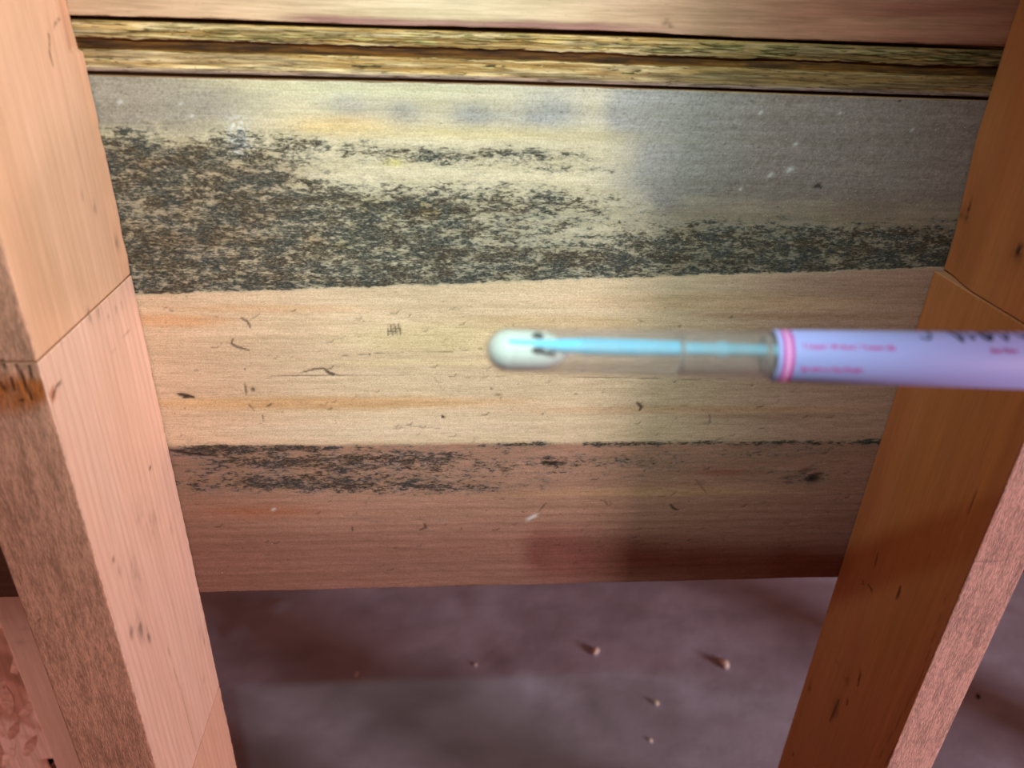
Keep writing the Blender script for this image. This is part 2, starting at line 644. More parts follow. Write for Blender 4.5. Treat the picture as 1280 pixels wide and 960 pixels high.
    t *= (.86 + .28 * n_lo + .10 * (n_hi - .5))[..., None]

    # --- mould colonies
    m = np.zeros(sh)
    body = sm(zrow(205), zrow(265), Z + (n_lo - .5) * .016)            # 0 above .. 1 below
    m += .28 * up * sm(zrow(160), zrow(190), Z) + .48 * up * body * (.65 + .7 * n_lo)
    m += .30 * up * sm(zrow(300), zrow(345), Z)
    m += .55 * up * sm(-.03, -.09, X) * sm(zrow(150), zrow(190), Z + (n_md - .5) * .016) * (.5 + n_lo)
    m -= .40 * up * sm(.05, .1, X) * sm(zrow(285), zrow(255), Z)
    m += .25 * up * sm(.04, .09, X) * sm(zrow(262), zrow(300), Z)
    for (px, py, rx, ry, a) in ((560, 193, 90, 9, .55), (700, 193, 90, 9, .45), (500, 198, 60, 10, .3), (460, 185, 30, 9, .25),
                                (720, 212, 60, 6, .4), (400, 175, 60, 14, .10), (470, 300, 80, 26, .35), (380, 270, 40, 40, .3),
                                (360, 170, 30, 10, .3), (530, 262, 40, 14, .45), (455, 267, 12, 12, .5), (620, 330, 160, 16, .25),
                                (330, 340, 120, 14, .35), (200, 320, 60, 30, .45), (200, 250, 110, 60, .22), (380, 280, 90, 50, .15), (1000, 315, 160, 18, .2), (170, 230, 30, 60, .25), (950, 320, 150, 14, .4),
                                (1080, 310, 90, 10, .3), (1130, 325, 50, 5, .4), (690, 245, 110, 14, .35), (700, 220, 110, 16, .30), (560, 235, 120, 14, .25), (200, 350, 40, 10, .4)):
        m += a * blob(X, Z, *B(px, py), rx * PX, ry * PX)
    m -= .3 * blob(X, Z, *B(640, 222), 120 * PX, 12 * PX) + .2 * blob(X, Z, *B(400, 215), 60 * PX, 12 * PX) + .3 * blob(X, Z, *B(330, 310), 60 * PX, 20 * PX)
    m -= .18 * sm(.02, .06, X) * sm(.10, .07, X) * sm(zrow(330), zrow(290), Z) + .2 * blob(X, Z, *B(780, 290), 60 * PX, 16 * PX) + .25 * blob(X, Z, *B(1120, 318), 70 * PX, 4 * PX)
    m *= up
    # lower belt: thin dark line at its top edge and two grey drifts under it
    zl = zrow(556) + wob * .0022
    line = np.exp(-((Z - zl) / .0018) ** 2)
    m += line * (.15 + .75 * sm(.35, .62, fbm(X * 40, Z * 0, 12)))
    for (px, py, rx, ry, a) in ((330, 572, 130, 16, .42), (520, 570, 120, 14, .40), (260, 562, 70, 9, .5), (300, 605, 120, 12, .45),
                                (480, 610, 140, 11, .55), (600, 612, 70, 12, .35), (700, 580, 110, 14, .3), (850, 575, 100, 14, .30),
                                (980, 565, 110, 12, .4), (1060, 555, 60, 9, .5), (990, 598, 60, 16, .35), (1018, 598, 26, 18, .5),
                                (940, 590, 40, 10, .25), (560, 588, 480, 34, .34), (400, 590, 260, 34, .42), (450, 650, 300, 12, .15)):
        m += a * blob(X, Z, *B(px, py), rx * PX, ry * PX)
    m += .10 * low * n_md
    m = np.clip(m, 0, 1)

    # --- dark marks, checks, knots
    k = np.zeros(sh)

    def st(pts, wpx, a=1.0):
        nonlocal k
        k = np.maximum(k, a * stroke(X, Z, [B(*p) for p in pts], wpx * PX))
    st([(212, 563), (235, 567), (262, 570)], 2.6, .95)
    st([(222, 493), (232, 495), (242, 497)], 3.2, 1)
    st([(228, 498), (240, 496)], 1.6, 1)
    st([(300, 397), (309, 402), (313, 410)], 1.6, .8)
    st([(313, 400), (325, 392)], 1.0, .4)
    st([(291, 424), (289, 430), (296, 434), (311, 438)], 1.6, .85)
    st([(376, 466), (392, 462), (404, 461), (412, 466), (420, 469), (430, 469)], 1.4, .85)
    st([(405, 462), (413, 468), (418, 470)], 2.2, .9)
    st([(306, 478), (308, 494)], 1.3, .7)
    st([(310, 505), (318, 514)], 1.2, .6)
    st([(332, 509), (340, 505)], 1.4, .7)
    st([(328, 519), (330, 528)], 1.0, .6)
    st([(230, 469), (330, 469), (420, 470), (620, 470)], .6, .6)
    st([(415, 446), (480, 441), (560, 440), (606, 436)], .6, .55)
    st([(620, 471), (760, 472), (900, 476)], .6, .5)
    for i in range(6):
        st([(486 + i * 3, 405), (485 + i * 3, 420)], .8, .75)
    for i in range(4):
        st([(484, 406 + i * 4), (501, 407 + i * 4)], .7, .7)
    st([(552, 520), (555, 523)], 2.4, 1)
    st([(461, 443), (462, 444)], 1.5, .9)
    st([(796, 504), (802, 509), (799, 514)], 2.2, .9)
    st([(884, 532), (888, 528), (887, 518)], 1.2, .6)
    st([(677, 578), (690, 580), (697, 578)], 3.0, .9)
    st([(838, 631), (842, 636), (848, 638)], 2.0, .9)
    st([(870, 600), (884, 618)], 1.0, .6)
    st([(524, 663), (532, 660), (530, 654)], 2.0, .7)
    st([(440, 660), (441, 664)], 1.5, .8)
    st([(673, 640), (683, 628)], 1.1, .6)
    st([(755, 625), (760, 633)], 1.1, .6)
    st([(500, 535), (520, 533), (556, 537)], .8, .4)
    st([(1018, 234), (1023, 232), (1027, 235)], 2.4, .9)
    st([(1124, 127), (1126, 128)], 1.6, .9)
    st([(193, 168), (204, 180)], 2.4, .35)
    for (px, py, rx, ry, a, an) in ((1018, 598, 10, 9, .95, .6), (1008, 588, 12, 4, .6, .2), (988, 597, 16, 3, .5, .1), (985, 603, 8, 2, .5, 0), (437, 488, 2.5, 3.5, .0, 0),
                                    (316, 487, 2.5, 3.5, .85, 0), (306, 462, 1.6, 1.4, .8, 0), (230, 495, 6, 2.6, .9, -.2), (614, 486, 1.5, 1.5, .9, 0),
                                    (622, 494, 5, 2, .5, 0), (850, 408, 2, 2, .7, 0), (915, 397, 2, 1.4, .7, 0), (940, 482, 2, 1.5, .6, 0)):
        k = np.maximum(k, a * blob(X, Z, *B(px, py), rx * PX, ry * PX, an, 3))
    rs_ = np.random.default_rng(23)
    for i in range(230):
        x_, z_ = rs_.uniform(-.14, .225), rs_.uniform(-.300, -.136)
        ln, an = rs_.uniform(.0004, .0034), rs_.choice([0, 0, 0, rs_.uniform(-1.2, 1.2)])
        k = np.maximum(k, rs_.uniform(.2, .6) * stroke(X, Z, [(x_, z_), (x_ + ln * math.cos(an), z_ + ln * math.sin(an)), (x_ + 1.5 * ln * math.cos(an + .4), z_ + 1.5 * ln * math.sin(an + .4))], rs_.uniform(.00022, .0005)))
    k = np.clip(k, 0, 1)
    # relief: raised grain, pits in the mould, sunken marks
    disp = (n_md - .5) * .00035 + (vnoise(X * 260, Z * 1400, 14) - .5) * .00022 - m * n_hi * .0002 - k * .0005
    disp += grit * .00010
    disp += (gl - .5) * .00008 * low
    return t, {'mold': m, 'dark': k}, disp


def board_shape(P):
    # slightly uneven top and bottom edges
    x, z = P[..., 0], P[..., 2]
    zt = -.0396 + .0012 * np.exp(-((x - .03) / .13) ** 2) + (fbm(x * 90, x * 0, 3) - .5) * .0007 - .0005
    k = sm(-.07, -.0405, z)
    P[..., 2] = z + k * (zt + .0400)
    kb = sm(-.30, -.3133, z)
    P[..., 2] -= kb * (fbm(x * 60, x * 0, 4) - .5) * .0010
    return P


broot = empty('timber_board', (0, YB, BASE - .3133))
tag(broot, 'wide horizontal pine board blackened by mould, with a clean pale belt across its middle', 'wooden board')


def plain_paint(col):
    def f(A, Bc):
        n = fbm(A * 30, Bc * 30, 3)
        return np.broadcast_to(lin(col), A.shape + (3,)) * (.85 + .3 * n)[..., None], {}, np.zeros(A.shape)
    return f


def reparent(o, root):
    o.parent = root
    o.matrix_parent_inverse = Matrix.Translation(root.location).inverted()


def adopt(root, *obs):
    for o in obs:
        reparent(o, root)


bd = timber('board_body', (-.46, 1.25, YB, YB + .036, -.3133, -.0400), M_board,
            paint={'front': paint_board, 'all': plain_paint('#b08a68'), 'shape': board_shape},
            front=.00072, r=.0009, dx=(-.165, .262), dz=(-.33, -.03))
adopt(broot, bd)

# splinter hairs and grit standing on the board: countless, one part
def grit_mesh():
    rg = np.random.default_rng(11)
    V, F = [], []
    for i in range(900):
        if i < 520:
            x = rg.uniform(.075, .228)
            z = rg.uniform(-.105, -.045)
        elif i < 700:
            x = rg.uniform(-.142, -.06)
            z = rg.uniform(-.075, -.043)
        elif i < 760:
            a = B(297, 172)
            x, z = a[0] + rg.normal(0, .004), a[1] + rg.normal(0, .005)
        else:
            x = rg.uniform(-.14, .22)
            z = rg.uniform(-.305, -.045)
        s = rg.uniform(.00012, .00034)
        b0 = len(V)
        y = YB - s * .4
        ang = rg.uniform(0, 6.28)
        for (dx, dy, dz_) in ((1, 0, 0), (-.5, 0, .8), (-.5, 0, -.8), (0, -1, 0), (0, 1, 0)):
            V.append((x + s * (dx * math.cos(ang) - dz_ * math.sin(ang)), y + s * dy, BASE + z + s * (dx * math.sin(ang) + dz_ * math.cos(ang))))
        F += [(b0, b0 + 1, b0 + 3), (b0 + 1, b0 + 2, b0 + 3), (b0 + 2, b0, b0 + 3), (b0 + 1, b0, b0 + 4), (b0 + 2, b0 + 1, b0 + 4), (b0, b0 + 2, b0 + 4)]
    return np_mesh('grit', V, F, smooth=False)


g = link('grit', grit_mesh(), plain_mat('grit_dust', lin('#b9b0b0'), .8, .3, noise=900))
g['kind'] = 'stuff'
adopt(broot, g)

# ------------------------------------------------------------------ upper board above the panel edge
def paint_upper(X, Z):
    n = fbm(X * 12, Z * 160, 31)
    nm = fbm(X * 50, Z * 300, 32)
    t = np.broadcast_to(lin('#c6a388'), X.shape + (3,)).copy()
    t = mix(t, lin('#cfbfa2'), blob(X, Z, 0.0, -.01, .06, .03, 0, 2) * .7)
    t = mix(t, lin('#94604f'), sm(.04, .15, X) * .85)  # right end tinted darker to stand for the shade there
    t = mix(t, lin('#8a4f44'), sm(.10, .2, X) * sm(.5, .7, n) * .6)
    # purple rough wane along the underside
    zw = -.0160 + .004 * ((X - .0) / .09) ** 2
    wn = sm(.0006, -.0006, Z - np.minimum(zw, -.0155)) * sm(-.075, -.05, X) * sm(.11, .05, X)
    t = mix(t, lin('#8a5c5c'), wn * .85)
    k = np.zeros(X.shape)
    for p in ((833, 26), (836, 30), (830, 31), (838, 33)):
        k = np.maximum(k, .6 * blob(X, Z, *B(*p), 3 * PX, 1.5 * PX))
    t *= (.85 + .3 * nm)[..., None]
    return t, {'dark': k}, (nm - .5) * .0003 - wn * .0012


def upper_shape(P):
    x, z = P[..., 0], P[..., 2]
    k = sm(.0, -.0180, z)
    P[..., 2] = z + k * (.0004 * np.sin(x * 30) + (fbm(x * 120, x * 0, 13) - .5) * .0008 - .0009 * sm(-.09, -.15, x))
    return P


ub = timber('upper_board', (-.46, 1.25, YB - .0005, YB + .036, -.0180, .120), M_plate,
            paint={'front': paint_upper, 'all': plain_paint('#a88062'), 'shape': upper_shape},
            front=.0009, r=.0008, dx=(-.165, .262), dz=(-.03, .01))
tag(ub, 'clean pinkish pine board along the top edge, above the grooved panel edge', 'wooden board')

# ------------------------------------------------------------------ strand board panel seen edge-on, with its groove
def osb_mat():
    k = NT('strand_board_edge')
    a = k.noise((45, 200, 1500), 1, 5, .65, 1.0)
    b = k.noise((16, 80, 420), 1, 4, .6, 1.5)
    c_ = k.noise((170, 200, 1500), 1, 4, .65, .5)
    col = k.attr('tint', True)
    g = k.ramp(k.math('ADD', k.math('MULTIPLY', a, .6), k.math('MULTIPLY', b, .4)), .40, .60, lo=.42, hi=1.35)
    comb = k.n('CombineColor')
    for i in range(3):
        k.set(comb.inputs[i], g)
    col = k.mix(1.0, col, comb.outputs[0], 'MULTIPLY')
    col = k.mix(k.ramp(c_, .56, .66, hi=.8), col, lin('#3a2510'))
    col = k.mix(k.math('MULTIPLY', k.attr('dark'), .95), col, lin('#1c1008'))
    k.set(k.b.inputs['Base Color'], col)
    k.b.inputs['Roughness'].default_value = .7
    k.b.inputs['Specular IOR Level'].default_value = .25
    k.set(k.b.inputs['Normal'], k.bump(k.math('ADD', a, c_), .8, .0006))
    return k.m


M_osb = osb_mat()


def paint_lip(which):
    def f(X, Z):
        n = fbm(X * 25, Z * 900, 41 + which)
        n2 = fbm(X * 10, Z * 300, 51 + which)
        t = np.broadcast_to(lin('#b8945a'), X.shape + (3,)).copy()
        t = mix(t, lin('#dfcaa0'), sm(.42, .7, n) * .8)
        t = mix(t, lin('#7d5a26'), sm(.5, .28, n) * .65)
        t = mix(t, lin('#a3927a'), sm(.5, .7, n2) * .4)
        t = mix(t, lin('#6b4f30'), sm(.03, .16, X) * .75)  # window shadow toned into the panel's right end
        k = np.zeros(X.shape)
        if which == 1:
            t = mix(t, lin('#8a7476'), sm(-.0362, -.0376, Z + (n2 - .5) * .001) * .8)
            for pts, w_ in (([(440, 84), (452, 86), (462, 84), (476, 86)], 1.6), ([(603, 88), (612, 86), (619, 86)], 1.6),
                            ([(778, 92), (788, 94), (800, 91)], 1.6), ([(120, 74), (132, 76), (140, 74)], 1.2)):
                k = np.maximum(k, stroke(X, Z, [B(*p) for p in pts], w_ * PX))
            # long flakes lying in the face
        d = (n - .5) * .0012 + (fbm(X * 70, Z * 1500, 61) - .5) * .0006 - k * .0008
        return t, {'dark': k}, d
    return f


def lip_shape(which):
    def f(P):
        x, y, z = P[..., 0], P[..., 1], P[..., 2]
        e = (fbm(x * 90, x * 0, 71 + which) - .5) * .0016 + (fbm(x * 350, x * 0, 75 + which) - .5) * .0006
        arch = .0010 * np.exp(-((x - .03) / .13) ** 2)
        if which == 0:       # upper lip: ragged lower edge
            P[..., 2] = z + arch * .6 + e * sm(-.023, -.0264, z)
        else:                # lower lip: ragged upper edge
            P[..., 2] = z + arch * .9 + e * .8 * sm(-.034, -.0303, z)
        return P
    return f


oroot = empty('strand_board_panel', (0, YB, BASE - .0388))
tag(oroot, 'edge of a yellow-brown strand board panel with a dark groove running along its middle', 'board panel')
l0 = timber('lip', (-.46, 1.25, YB + .0008, YB + .05, -.0264, -.0201), M_osb,
            paint={'front': paint_lip(0), 'all': plain_paint('#9c7a42'), 'shape': lip_shape(0)}, front=.0007,
            r=.0005, dx=(-.165, .262), dz=(-.05, .0), bottom=None)
l1 = timber('lip', (-.46, 1.25, YB - .0006, YB + .05, -.0384, -.0305), M_osb,
            paint={'front': paint_lip(1), 'all': plain_paint('#9c7a42'), 'shape': lip_shape(1)}, front=.0007,
            r=.0005, dx=(-.165, .262), dz=(-.05, .0))


def paint_core(X, Z):
    n = fbm(X * 60, Z * 700, 81)
    t = mix(np.broadcast_to(lin('#6a4318'), X.shape + (3,)), lin('#3c2410'), sm(.4, .7, n))
    return t, {}, (n - .5) * .0016


cr = timber('groove', (-.458, 1.248, YB + .0032, YB + .05, -.0312, -.0256), M_osb,
            paint={'front': paint_core, 'all': plain_paint('#5a3a18')}, front=.0009, r=.0004, dx=(-.165, .262), dz=(-.05, 0))
cr['label'] = 'dark brown groove in the panel edge'
adopt(oroot, l0, l1, cr)

# loose strands curling on the panel edge
def strands():
    rg = np.random.default_rng(5)
    V, F, C_ = [], [], []
    for i in range(260):
        lip = rg.integers(2)
        x = rg.uniform(-.142, .228)
        z = rg.uniform(-.0255, -.0208) if lip == 0 else rg.uniform(-.037, -.0312)
        z += .0008 * math.exp(-((x - .03) / .13) ** 2)
        L = rg.uniform(.004, .018)
        tk = rg.uniform(.00012, .00028)
        ph, am = rg.uniform(0, 6.28), rg.uniform(.0000, .0003)
        n = 7
        b0 = len(V)
        for j in range(n):
            s = j / (n - 1)
            ww = tk * math.sin(math.pi * (.08 + .84 * s))
            zz = z + am * math.sin(ph + s * 3)
            yy = YB + .0002 - .0006 * math.sin(math.pi * s)
            V += [(x + L * s, yy, BASE + zz - ww), (x + L * s, yy, BASE + zz + ww), (x + L * s, yy + .0012, BASE + zz + ww), (x + L * s, yy + .0012, BASE + zz - ww)]
        cc = (lin('#cbb878') * rg.uniform(.55, 1.1)) * (1 - .55 * float(sm(.02, .15, np.array(x))))  # strands darken to the right with the panel's painted shadow
        C_ += [cc] * (len(V) - b0)
        for j in range(n - 1):
            a = b0 + j * 4
            F += [(a, a + 4, a + 5, a + 1), (a + 1, a + 5, a + 6, a + 2), (a + 3, a, a + 4, a + 7)][:3]
    return np_mesh('strands', V, F, np.array(C_), {'dark': np.zeros(len(V))}, smooth=False)


s_ = link('strand', strands(), M_osb)
s_['kind'] = 'stuff'
adopt(oroot, s_)

# ------------------------------------------------------------------ studs
XL, XR, YF = -.1428, .2322, .2440
TH = .0345


def ys(px, py, x):
    return onXp(px, py, x)


def paint_left_side(col, seed, lines, warm):
    def f(Y, Z):
        n = fbm(Y * 160, Z * 9, seed)
        nl = fbm(Y * 25, Z * 5, seed + 4)
        t = np.broadcast_to(lin(col), Y.shape + (3,)).copy()
        t = mix(t, lin(warm), sm(.4, .7, nl) * .5)
        gl = (np.sin((Y + (nl - .5) * .011) * 2 * np.pi / .0047) * .5 + .5) ** 4
        t = mix(t, lin('#b87850'), gl * lines)
        t *= (.93 + .14 * n)[..., None]
        k = np.zeros(Y.shape)

        def sb(px, py, rx, ry, a, ang=0):
            nonlocal k
            k = np.maximum(k, a * blob(Y, Z, *ys(px, py, XL), rx * PX, ry * PX, ang, 2) * (.4 + 1.1 * sm(.35, .6, fbm(Y * 500, Z * 250, 17))))
        for a in ((112, 395, 3, 8, .55), (123, 390, 3, 7, .35), (145, 386, 2, 5, .8), (152, 382, 2, 5, .7), (136, 397, 1.5, 4, .6),
                  (118, 258, 4, 8, .3), (146, 303, 5, 8, .3), (103, 245, 3, 8, .2), (78, 428, 2, 2, .6), (188, 585, 3, 3, .75),
                  (176, 785, 9, 18, .40), (186, 795, 4, 12, .5), (165, 790, 7, 9, .4), (150, 712, 4, 8, .4), (142, 700, 3, 4, .5),
                  (170, 720, 9, 28, .22), (190, 655, 20, 22, .16), (175, 640, 16, 14, .16), (255, 800, 2, 7, .5), (250, 790, 3, 10, .2), (258, 788, 2, 5, .3),
                  (255, 850, 6, 8, .14), (215, 660, 9, 12, .12)):
            sb(*a)

        def st(pts, wpx, a=1.0):
            nonlocal k
            k = np.maximum(k, a * stroke(Y, Z, [ys(*p, XL) for p in pts], wpx * PX))
        st([(60, 33), (62, 50), (62, 66), (66, 82)], 1.2, .8)
        st([(67, 34), (70, 28), (75, 24)], 1.2, .6)
        st([(70, 484), (78, 477)], 1.8, .8)
        st([(66, 500), (67, 492), (71, 484)], 1.8, .8)
        st([(207, 801), (225, 860), (243, 930), (250, 955)], .9, .35)
        st([(140, 440), (162, 412)], .8, .3)
        # resin flake by the finger joint
        tb = stroke(Y, Z, [ys(66, 486, XL), ys(66, 500, XL)], 6 * PX)
        t = mix(t, lin('#b8683c'), tb * .7)
        disp = (n - .5) * .0002 + (gl - .5) * -.00004 - k * .0002
        return t, {'dark': np.clip(k, 0, 1)}, disp
    return f


def paint_front(col, seed, side):
    def f(X, Z):
        n = fbm(X * 420, Z * 150, seed)
        nl = fbm(X * 60, Z * 14, seed + 5)
        rip = vnoise(X * 900, Z * 330, seed + 9)
        t = np.broadcast_to(lin(col), X.shape + (3,)).copy()
        t *= (.86 + .28 * nl)[..., None]
        k = np.zeros(X.shape)
        if side == 'L':
            def fp(px, py):
                return onY(px, py, YF)
            orange = stroke(X, Z, [fp(-40, 500), fp(10, 495), fp(60, 485)], 24 * PX * .72)
            t = mix(t, lin('#a8622c'), np.clip(orange * 1.2, 0, 1) * (.55 + .6 * n))
            for pts, w_ in (([(20, 456), (27, 472), (30, 482)], 2.0), ([(35, 457), (38, 470), (40, 480)], 1.7), ([(30, 480), (37, 495), (43, 505)], 1.6),
                            ([(2, 450), (5, 460)], 2), ([(12, 472), (19, 490)], 1.6), ([(24, 500), (30, 502)], 2.4), ([(0, 478), (6, 492)], 1.8)):
                k = np.maximum(k, stroke(X, Z, [fp(*p) for p in pts], w_ * PX * .72))
            k = np.maximum(k, .9 * blob(X, Z, *fp(100, 846), 1.4 * PX, 1.8 * PX))
            k = np.maximum(k, .7 * blob(X, Z, *fp(129, 846), 1.3 * PX, 2 * PX))
            k = np.maximum(k, .6 * stroke(X, Z, [fp(39, 783), fp(50, 774)], .7 * PX))
            amp = .00008
        else:
            def fp(px, py):
                return onY(px, py, YF)
            k = np.maximum(k, .7 * blob(X, Z, *fp(1272, 638), 9 * PX, 6 * PX) * sm(.35, .6, n))
            k = np.maximum(k, .35 * stroke(X, Z, [fp(1206, 702), fp(1232, 703), fp(1260, 700)], 1.2 * PX))
            rp = np.sin((Z + (nl - .5) * .01 + X * .2) * 2 * np.pi / .0045)
            amp = .00006
        disp = (n - .5) * amp + (rip - .5) * amp * .8 - k * .0007
        if side == 'R':
            disp += rp * .00006
        return t, {'dark': np.clip(k, 0, 1)}, disp
    return f


def notch_shape(P):
    x, y, z = P[..., 0], P[..., 1], P[..., 2]
    e = (fbm(z * 120, z * 0, 5) - .5) * .0010
    k = sm(-.0312, -.0300, z + (y - .332) * .0) * sm(.318, .3285, y) * (np.abs(x - XL) < .003)
    P[..., 0] = x - k * .0019 + e * sm(.322, .3315, y) * (np.abs(x - XL) < .003)
    return P


def edge_shape(P):
    x, y, z = P[..., 0], P[..., 1], P[..., 2]
    e = (fbm(z * 160, z * 0, 6) - .5) * .0006
    e2 = (fbm(z * 200, z * 0, 7) - .5) * .0007
    P[..., 0] = x + e * sm(.322, .3315, y) * (np.abs(x - XL) < .003) + e2 * sm(YF + .004, YF, y) * (np.abs(x - XL) < .003)
    return P


def stud_left():
    root = empty('wall_stud', (XL - TH / 2, (YF + YB) / 2, 0))
    tag(root, 'left upright pine stud, its wide side brightly lit peach and its narrow rough edge brown', 'wooden stud')
    pf = paint_front('#c89a80', 91, 'L')
    parts = []
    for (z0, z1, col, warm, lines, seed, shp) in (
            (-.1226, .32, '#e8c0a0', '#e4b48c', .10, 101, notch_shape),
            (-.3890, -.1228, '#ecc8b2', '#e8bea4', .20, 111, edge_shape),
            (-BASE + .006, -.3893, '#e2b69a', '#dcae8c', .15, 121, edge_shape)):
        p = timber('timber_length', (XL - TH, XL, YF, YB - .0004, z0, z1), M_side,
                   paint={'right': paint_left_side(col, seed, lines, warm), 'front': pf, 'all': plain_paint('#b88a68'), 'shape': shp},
                   front=.0008, right=.0011, r=.0009, dz=(-.53, .04))
        p.data.materials.append(M_rough)
        # narrow face gets the rough material
        me = p.data
        nrm = np.zeros(len(me.polygons) * 3, np.float32)
        me.polygons.foreach_get('normal', nrm)
        cen = np.zeros(len(me.polygons) * 3, np.float32)
        me.polygons.foreach_get('center', cen)
        cen = cen.reshape(-1, 3)
        mi = (cen[:, 1] < YF + .0006).astype(np.int32)
        me.polygons.foreach_set('material_index', mi)
        parts.append(p)
    adopt(root, *parts)
    return root


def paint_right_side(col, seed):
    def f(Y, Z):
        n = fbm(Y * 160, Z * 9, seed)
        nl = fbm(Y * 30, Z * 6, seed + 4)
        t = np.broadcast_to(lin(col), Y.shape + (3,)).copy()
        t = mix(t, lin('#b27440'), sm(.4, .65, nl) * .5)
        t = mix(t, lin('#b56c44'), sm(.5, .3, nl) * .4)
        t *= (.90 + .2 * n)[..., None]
        k = np.zeros(Y.shape)

        def P_(p):
            return ys(p[0], p[1], XR)
        for (px, py, ry, rz, a, ang) in ((1195, 268, .0022, .0035, .7, 0), (1203, 262, .0012, .005, .8, 0), (1273, 314, .0024, .0032, .75, 0),
                                         (1273, 316, .0045, .0055, .25, 0), (1014, 818, .0016, .004, .4, 0), (1012, 858, .0018, .005, .45, 0),
                                         (1045, 885, .004, .008, .3, 0), (1060, 850, .002, .004, .3, 0), (991, 943, .001, .0015, .9, 0)):
            k = np.maximum(k, a * blob(Y, Z, *P_((px, py)), ry, rz, ang, 2) * (.5 + 1.0 * sm(.35, .6, fbm(Y * 500, Z * 250, 19))))
        for pts, w_, a in (([(1097, 692), (1093, 708)], .0007, .6), ([(1085, 730), (1091, 741)], .0007, .8), ([(1126, 733), (1120, 750)], .0009, .9),
                           ([(1076, 838), (1072, 857)], .0008, .9), ([(1048, 875), (1037, 902)], .0010, .8), ([(1060, 872), (1058, 882)], .0007, .8),
                           ([(1025, 790), (1040, 815), (1058, 852)], .0003, .35), ([(1078, 724), (1079, 730)], .0007, .8),
                           ([(1206, 655), (1215, 628), (1222, 612)], .0005, .6), ([(1145, 890), (1120, 930), (1105, 960)], .0005, .5),
                           ([(1184, 740), (1150, 850), (1095, 955)], .0005, .35)):
            k = np.maximum(k, a * stroke(Y, Z, [P_(p) for p in pts], w_))
        # fillets of grain by the front arris
        gl = np.exp(-((Y - .2555) / .0012) ** 2)
        t = mix(t, lin('#d08a50'), gl * .35)
        return t, {'dark': np.clip(k, 0, 1)}, (n - .5) * .0003 - k * .0004 - np.exp(-((Y - .2575) / .0006) ** 2) * .0003
    return f


def wane_shape(P):
    x, y, z = P[..., 0], P[..., 1], P[..., 2]
    m = (np.abs(x - XR) < .003)
    k = sm(-.045, -.112, z) * sm(.300, .331, y) * m
    P[..., 0] = x + k * .0046 + (fbm(z * 90, z * 0, 26) - .5) * .0006 * m * sm(.322, .3315, y)
    return P


def stud_right():
    root = empty('wall_stud', (XR + TH / 2, (YF + YB) / 2, 0))
    tag(root, 'right upright pine stud, its wide side shaded orange and its narrow rough edge pink', 'wooden stud')
    pf = paint_front('#e8beb0', 131, 'R')
    parts = []
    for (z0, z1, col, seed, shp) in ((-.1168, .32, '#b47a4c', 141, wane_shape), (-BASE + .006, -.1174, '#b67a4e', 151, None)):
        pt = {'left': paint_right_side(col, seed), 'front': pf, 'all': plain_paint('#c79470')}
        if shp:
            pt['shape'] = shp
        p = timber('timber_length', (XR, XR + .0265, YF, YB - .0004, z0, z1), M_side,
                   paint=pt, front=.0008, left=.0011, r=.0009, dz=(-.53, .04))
        p.data.materials.append(M_rough)
        me = p.data
        cen = np.zeros(len(me.polygons) * 3, np.float32)
        me.polygons.foreach_get('center', cen)
        cen = cen.reshape(-1, 3)
        me.polygons.foreach_set('material_index', (cen[:, 1] < YF + .0006).astype(np.int32))
        parts.append(p)
    adopt(root, *parts)
    return root


stud_left()
stud_right()
# the next studs of the same row, out of frame to the right: they throw the bands of shadow on the sheet
for x, lab in ((XR + .2395, 'pine stud nailed beside its twin, half a bay right of the frame'),
               (XR + .275, 'pine stud next along the row, one bay right of the frame'),
               (XR + .86, 'pine stud two bays right of the frame')):
    p = timber('wall_stud', (x, x + TH, YF, YB - .0004, -BASE + .006, .32), M_side,
               paint={'all': plain_paint('#c8966e')})
    tag(p, lab, 'wooden stud')

# ------------------------------------------------------------------ timber and strand panel behind, bottom left
def paint_back(A, Z):
    n = fbm(A * 120, Z * 8, 161)
    t = np.broadcast_to(lin('#cb9d8e'), A.shape + (3,)) * (.9 + .2 * n)[..., None]
    k = np.zeros(A.shape)
    for (px, py, r, a) in ((25, 803, 5, .28), (30, 786, 5, .18)):
        k = np.maximum(k, a * blob(A, Z, *onY(px, py, .38), r * .00055, r * .0004))
    return t, {'dark': k}, (n - .5) * .0002


p = timber('backing_timber', (-.2935, -.1830, .3800, .4180, -BASE + .006, -.05), M_side,
           paint={'front': paint_back, 'all': plain_paint('#c48b70')}, front=.002, dz=(-.60, -.3))
tag(p, 'pinkish upright timber behind the left stud, below the mouldy board at the left edge', 'wooden board')


def paint_flake(A, Z):
    t = np.broadcast_to(lin('#b07a6a'), A.shape + (3,)).copy()
    n = fbm(A * 40 + Z * 30, Z * 12 - A * 9, 171)
    t = mix(t, lin('#d9aea4'), sm(.5, .65, n) * .8)
    t = mix(t, lin('#7c4a3c'), sm(.45, .3, n) * .6)
    return t, {}, (n - .5) * .0002


pr = empty('flake_panel', (-.45, .43, 0.008))
tag(pr, 'reddish strand board panel behind the upright timber in the bottom left corner', 'board panel')

def chip(P):
    x, z = P[..., 0], P[..., 2]
    zc = onY(66, 947, .421)[1]
    k = sm(zc + .0015, zc - .0015, z) * sm(-.36, -.33, x)
    P[..., 0] = x - k * .03
    return P


M_flk = wood_mat('flake_panel_face', 'z', grain=.25, rough=.75, bump=.5, fleck=.2, scale=.4)
body = timber('panel_body', (-.62, -.2990, .421, .432, -BASE + .008, -.10), M_flk,
              paint={'front': paint_flake, 'all': plain_paint('#a0705c'), 'shape': chip}, front=.0025, dz=(-.70, -.3))
